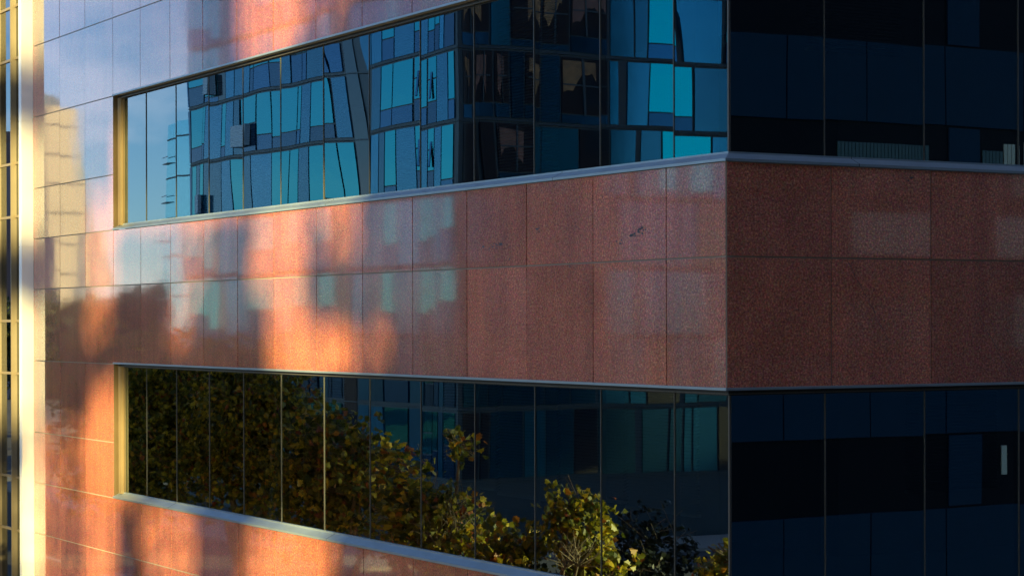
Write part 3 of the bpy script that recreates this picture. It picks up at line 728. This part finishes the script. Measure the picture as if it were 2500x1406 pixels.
def tree(name, base, blobs, label, dens, size, lm, group, seed, cat='tree', bare=()):
    rnd = random.Random(seed); e = empty(name, (base[0], base[1], 0), label, cat, group)
    cr = MB(); tk = MB()
    zc_ = min(b[0].z for b in blobs)
    h0 = max(1.5, zc_*.72); top = Vector((base[0]+rnd.uniform(-.3, .3), base[1]+rnd.uniform(-.3, .3), h0))
    tk.tube([(base[0], base[1], 0), (base[0]+.05, base[1], h0*.5), tuple(top)], [.2, .16, .13], 8)
    for c, r in blobs:
        mid = top.lerp(c, .5)+Vector((rnd.uniform(-.3, .3), rnd.uniform(-.3, .3), .2))
        tk.tube([tuple(top), tuple(mid), tuple(c)], [.09, .05, .025], 5)
        for q in range(int(10+r*8)):
            d = Vector((rnd.gauss(0, 1), rnd.gauss(0, 1), rnd.gauss(.3, .8))).normalized()
            p1 = c+d*r*.5+Vector((rnd.gauss(0,.1),)*3); p2 = c+d*r*rnd.uniform(.85, 1.1)
            tk.tube([tuple(c+d*.05), tuple(p1), tuple(p2)], [.016, .010, .004], 4)
        # twig clumps, each with a bunch of leaves
        ncl = int(dens*r**2*4)
        for _ in range(ncl):
            d = Vector((rnd.gauss(0, 1), rnd.gauss(0, 1), rnd.gauss(0, 1))).normalized()
            q = c+d*r*(rnd.random()**.4)*rnd.uniform(.75, 1.12)
            for _ in range(rnd.randint(3, 9)):
                leaf(cr, q+Vector((rnd.gauss(0, .13), rnd.gauss(0, .13), rnd.gauss(0, .10)))*(size/.2), size*rnd.uniform(.55, 1.15), rnd)
    for c in bare:                                                # leafless sprays of twigs
        tk.tube([tuple(top), tuple(top.lerp(c, .6)+Vector((0, 0, .15))), tuple(c)], [.05, .03, .018], 5)
        for q in range(15):
            d = Vector((rnd.gauss(0, 1), rnd.gauss(0, 1), rnd.gauss(.9, .6))).normalized(); ln = rnd.uniform(.3, .75)
            k1 = c+d*ln*.5+Vector((rnd.gauss(0, .04), rnd.gauss(0, .04), 0)); k2 = c+d*ln+Vector((rnd.gauss(0, .08), rnd.gauss(0, .08), rnd.gauss(.05, .05)))
            tk.tube([tuple(c), tuple(k1), tuple(k2)], [.014, .009, .004], 4)
            k3 = k1+(k2-k1)*.5+Vector((rnd.gauss(0, .14), rnd.gauss(0, .14), .12)); tk.tube([tuple(k1), tuple(k3)], [.007, .003], 4)
    tk.build('trunk', BARK, e, smooth=True); cr.build('crown', lm, e); return e
B = lambda px, py, dep, r: (mir(px, py, dep), r)
G1 = 'plane trees along the kerb'
def street_tree(blobs, label, seed, dens=46, size=.145, bare=()):
    bl = [B(*q) for q in blobs]; c = sum((b[0] for b in bl), Vector())/len(bl)
    return tree('plane_tree', (c.x, c.y), bl, label, dens, size, LEAF, G1, seed, bare=[B(*q, 0)[0] for q in bare])
street_tree([(330, 905, 46, .9), (400, 910, 46, 1.1), (350, 1000, 45, 1.2), (470, 1020, 45, 1.2), (420, 1130, 44, 1.2), (320, 1160, 45, 1.1), (250, 1010, 47, 1.2), (230, 900, 47, 1.2), (260, 1130, 46, 1.2)], 'tall dense plane tree turning yellow, at the far end of the row', 11, 66, .12)
street_tree([(575, 925, 44, .9), (650, 970, 43, .9), (560, 1010, 43, 1.2), (660, 1070, 42.5, 1.1), (580, 1150, 43, 1.2), (500, 915, 44, .8)], 'tall plane tree with orange flecked leaves, second from the far end of the row', 12, 66, .12)
street_tree([(760, 1085, 41, .9), (730, 1150, 41, 1.0), (830, 1130, 40.5, .9), (860, 1210, 40, 1.0), (760, 1240, 41, 1.1), (865, 1080, 40, .3), (980, 1260, 39, .7)], 'mid height plane tree with bare lower boughs', 13, 40)
street_tree([(950, 1160, 38.5, .7), (1020, 1250, 38, .7), (960, 1280, 38, .8), (1080, 1250, 38, .6), (1130, 1330, 37.5, .8), (1040, 1340, 37.5, .9), (1100, 1090, 38, .35)], 'thin crowned plane tree with twigs showing', 14, 30, bare=[(1040, 1335, 37.2), (1090, 1300, 37.3)])
street_tree([(1370, 1240, 36, .52), (1400, 1320, 36, .70), (1240, 1350, 36.3, .62), (1180, 1390, 36.3, .55), (1430, 1400, 35.8, .6), (1420, 1480, 35.8, .7), (1230, 1450, 36, .8)], 'low sunlit golden plane tree nearest the corner', 15, 52, bare=[(1350, 1395, 35.2), (1385, 1385, 35.2)])
street_tree([(1750, 1370, 34, .36), (1725, 1420, 34, .45), (1790, 1420, 34, .45), (1760, 1490, 34, .6)], 'short young plane tree with yellow leaves by the crossing', 16, 52)
dk = [B(1560, 1330, 39, .8), B(1600, 1420, 39, .8), B(1530, 1400, 38.5, .7), B(1580, 1500, 39, .9)]
tree('shaded_leaf_tree', (dk[0][0].x, dk[0][0].y), dk, 'shrub like tree with shade put into its near-black leaves, between the golden tree and the young one', 46, .11, leafmat('leaves with shade in their colour', [(0, (.006, .010, .006)), (.6, (.012, .02, .01)), (1, (.03, .035, .012))]), None, 77)  # leaves coloured near-black so the tree reads as standing in shade
G2 = 'distant street trees'
for i, (px, dep, r, py) in enumerate([(100, 190, 3.6, 790), (160, 210, 3.6, 840), (235, 180, 3.2, 790), (300, 200, 3.0, 800), (370, 170, 3.4, 775), (430, 190, 3.0, 790), (490, 180, 3.4, 780), (560, 200, 3.4, 785), (640, 150, 3, 800)]):
    c = mir(px, py+22, dep)
    tree('street_tree', (c.x, c.y), [(c, r), (c+Vector((1.5, 2, -2)), r*.9), (c+Vector((-1.5, -2, -2.5)), r*.9)], ['round green tree far up the road, %s' % w_ for w_ in ('nearest the pale block', 'behind the nearest one', 'third of the far row', 'fourth of the far row', 'in the middle of the far row', 'just past the middle of the far row', 'third from the end of the far row', 'second from the end of the far row', 'last and closest of the far row')][i], 9, .5, LEAFG, G2, 40+i)

# ------------------------------------------------------------------ parked cars on the far side of the crossing
def car(loc, rz, paint, label, group):
    e = empty('parked_car', loc, label, 'car', group)
    e.rotation_euler.z = rz
    def loc_build(mb, name, m, par=None, sm=False):
        me = bpy.data.meshes.new(name); me.from_pydata(mb.v, [], mb.f); me.materials.append(m)
        if sm: me.polygons.foreach_set('use_smooth', [True]*len(me.polygons))
        o = bpy.data.objects.new(name, me); COL.objects.link(o); o.parent = par or e; return o
    side = [(-2.1,.35),(-2.15,.75),(-1.7,.95),(-1.1,1.0),(-.55,1.4),(.7,1.43),(1.5,1.0),(2.05,.92),(2.15,.6),(2.1,.35)]
    mb = MB(); mb.prism(side, lambda u, v, t: (u, t*(1-.18*max(0, (v-.9)/.55)), v), -.85, .85); loc_build(mb, 'body', paint)
    for s in (-1, 1):
        mb = MB(); g = [(-.95,1.0),(-.48,1.34),(.64,1.36),(1.25,1.0)]
        mb.quad(*[(u, s*(.862-.15*max(0, (v-.9)/.55)), v) for u, v in g]); loc_build(mb, 'side_window', BLACKG)
    mb = MB(); mb.quad((-1.12,-.72,1.0),(-1.12,.72,1.0),(-.57,.66,1.39),(-.57,-.66,1.39)); 
    for i in range(4): mb.v[i] = (mb.v[i][0]-.02, mb.v[i][1], mb.v[i][2]+.012)
    loc_build(mb, 'windscreen', BLACKG)
    for wx in (-1.35, 1.35):
        for s in (-1, 1):
            mb = MB(); n = 16
            mb.prism([(wx+.33*math.cos(2*math.pi*k/n), .33+.33*math.sin(2*math.pi*k/n)) for k in range(n)], lambda u, v, t: (u, t, v), s*.66, s*.87)
            loc_build(mb, 'wheel', simple('tyre rubber', (.02, .02, .02), .7))
SILV = simple('silver car paint', (.5, .52, .55), .2, .6); WHP = simple('white car paint', (.8, .8, .8), .15); DKP = simple('dark blue car paint', (.03, .05, .09), .15, .3)
for i, (px, py, pt, lb) in enumerate([(1600, 1215, WHP, 'white parked car by the crossing'), (1530, 1225, DKP, 'dark blue parked car between two pale ones'), (700, 960, WHP, 'white parked car far up the road')]):
    d = unproj(px, py); t = -GZ/d.z; p = CAM+d*t
    car((-p.x, p.y, .0), 1.57+.1*i, pt, lb, 'cars parked across the street')
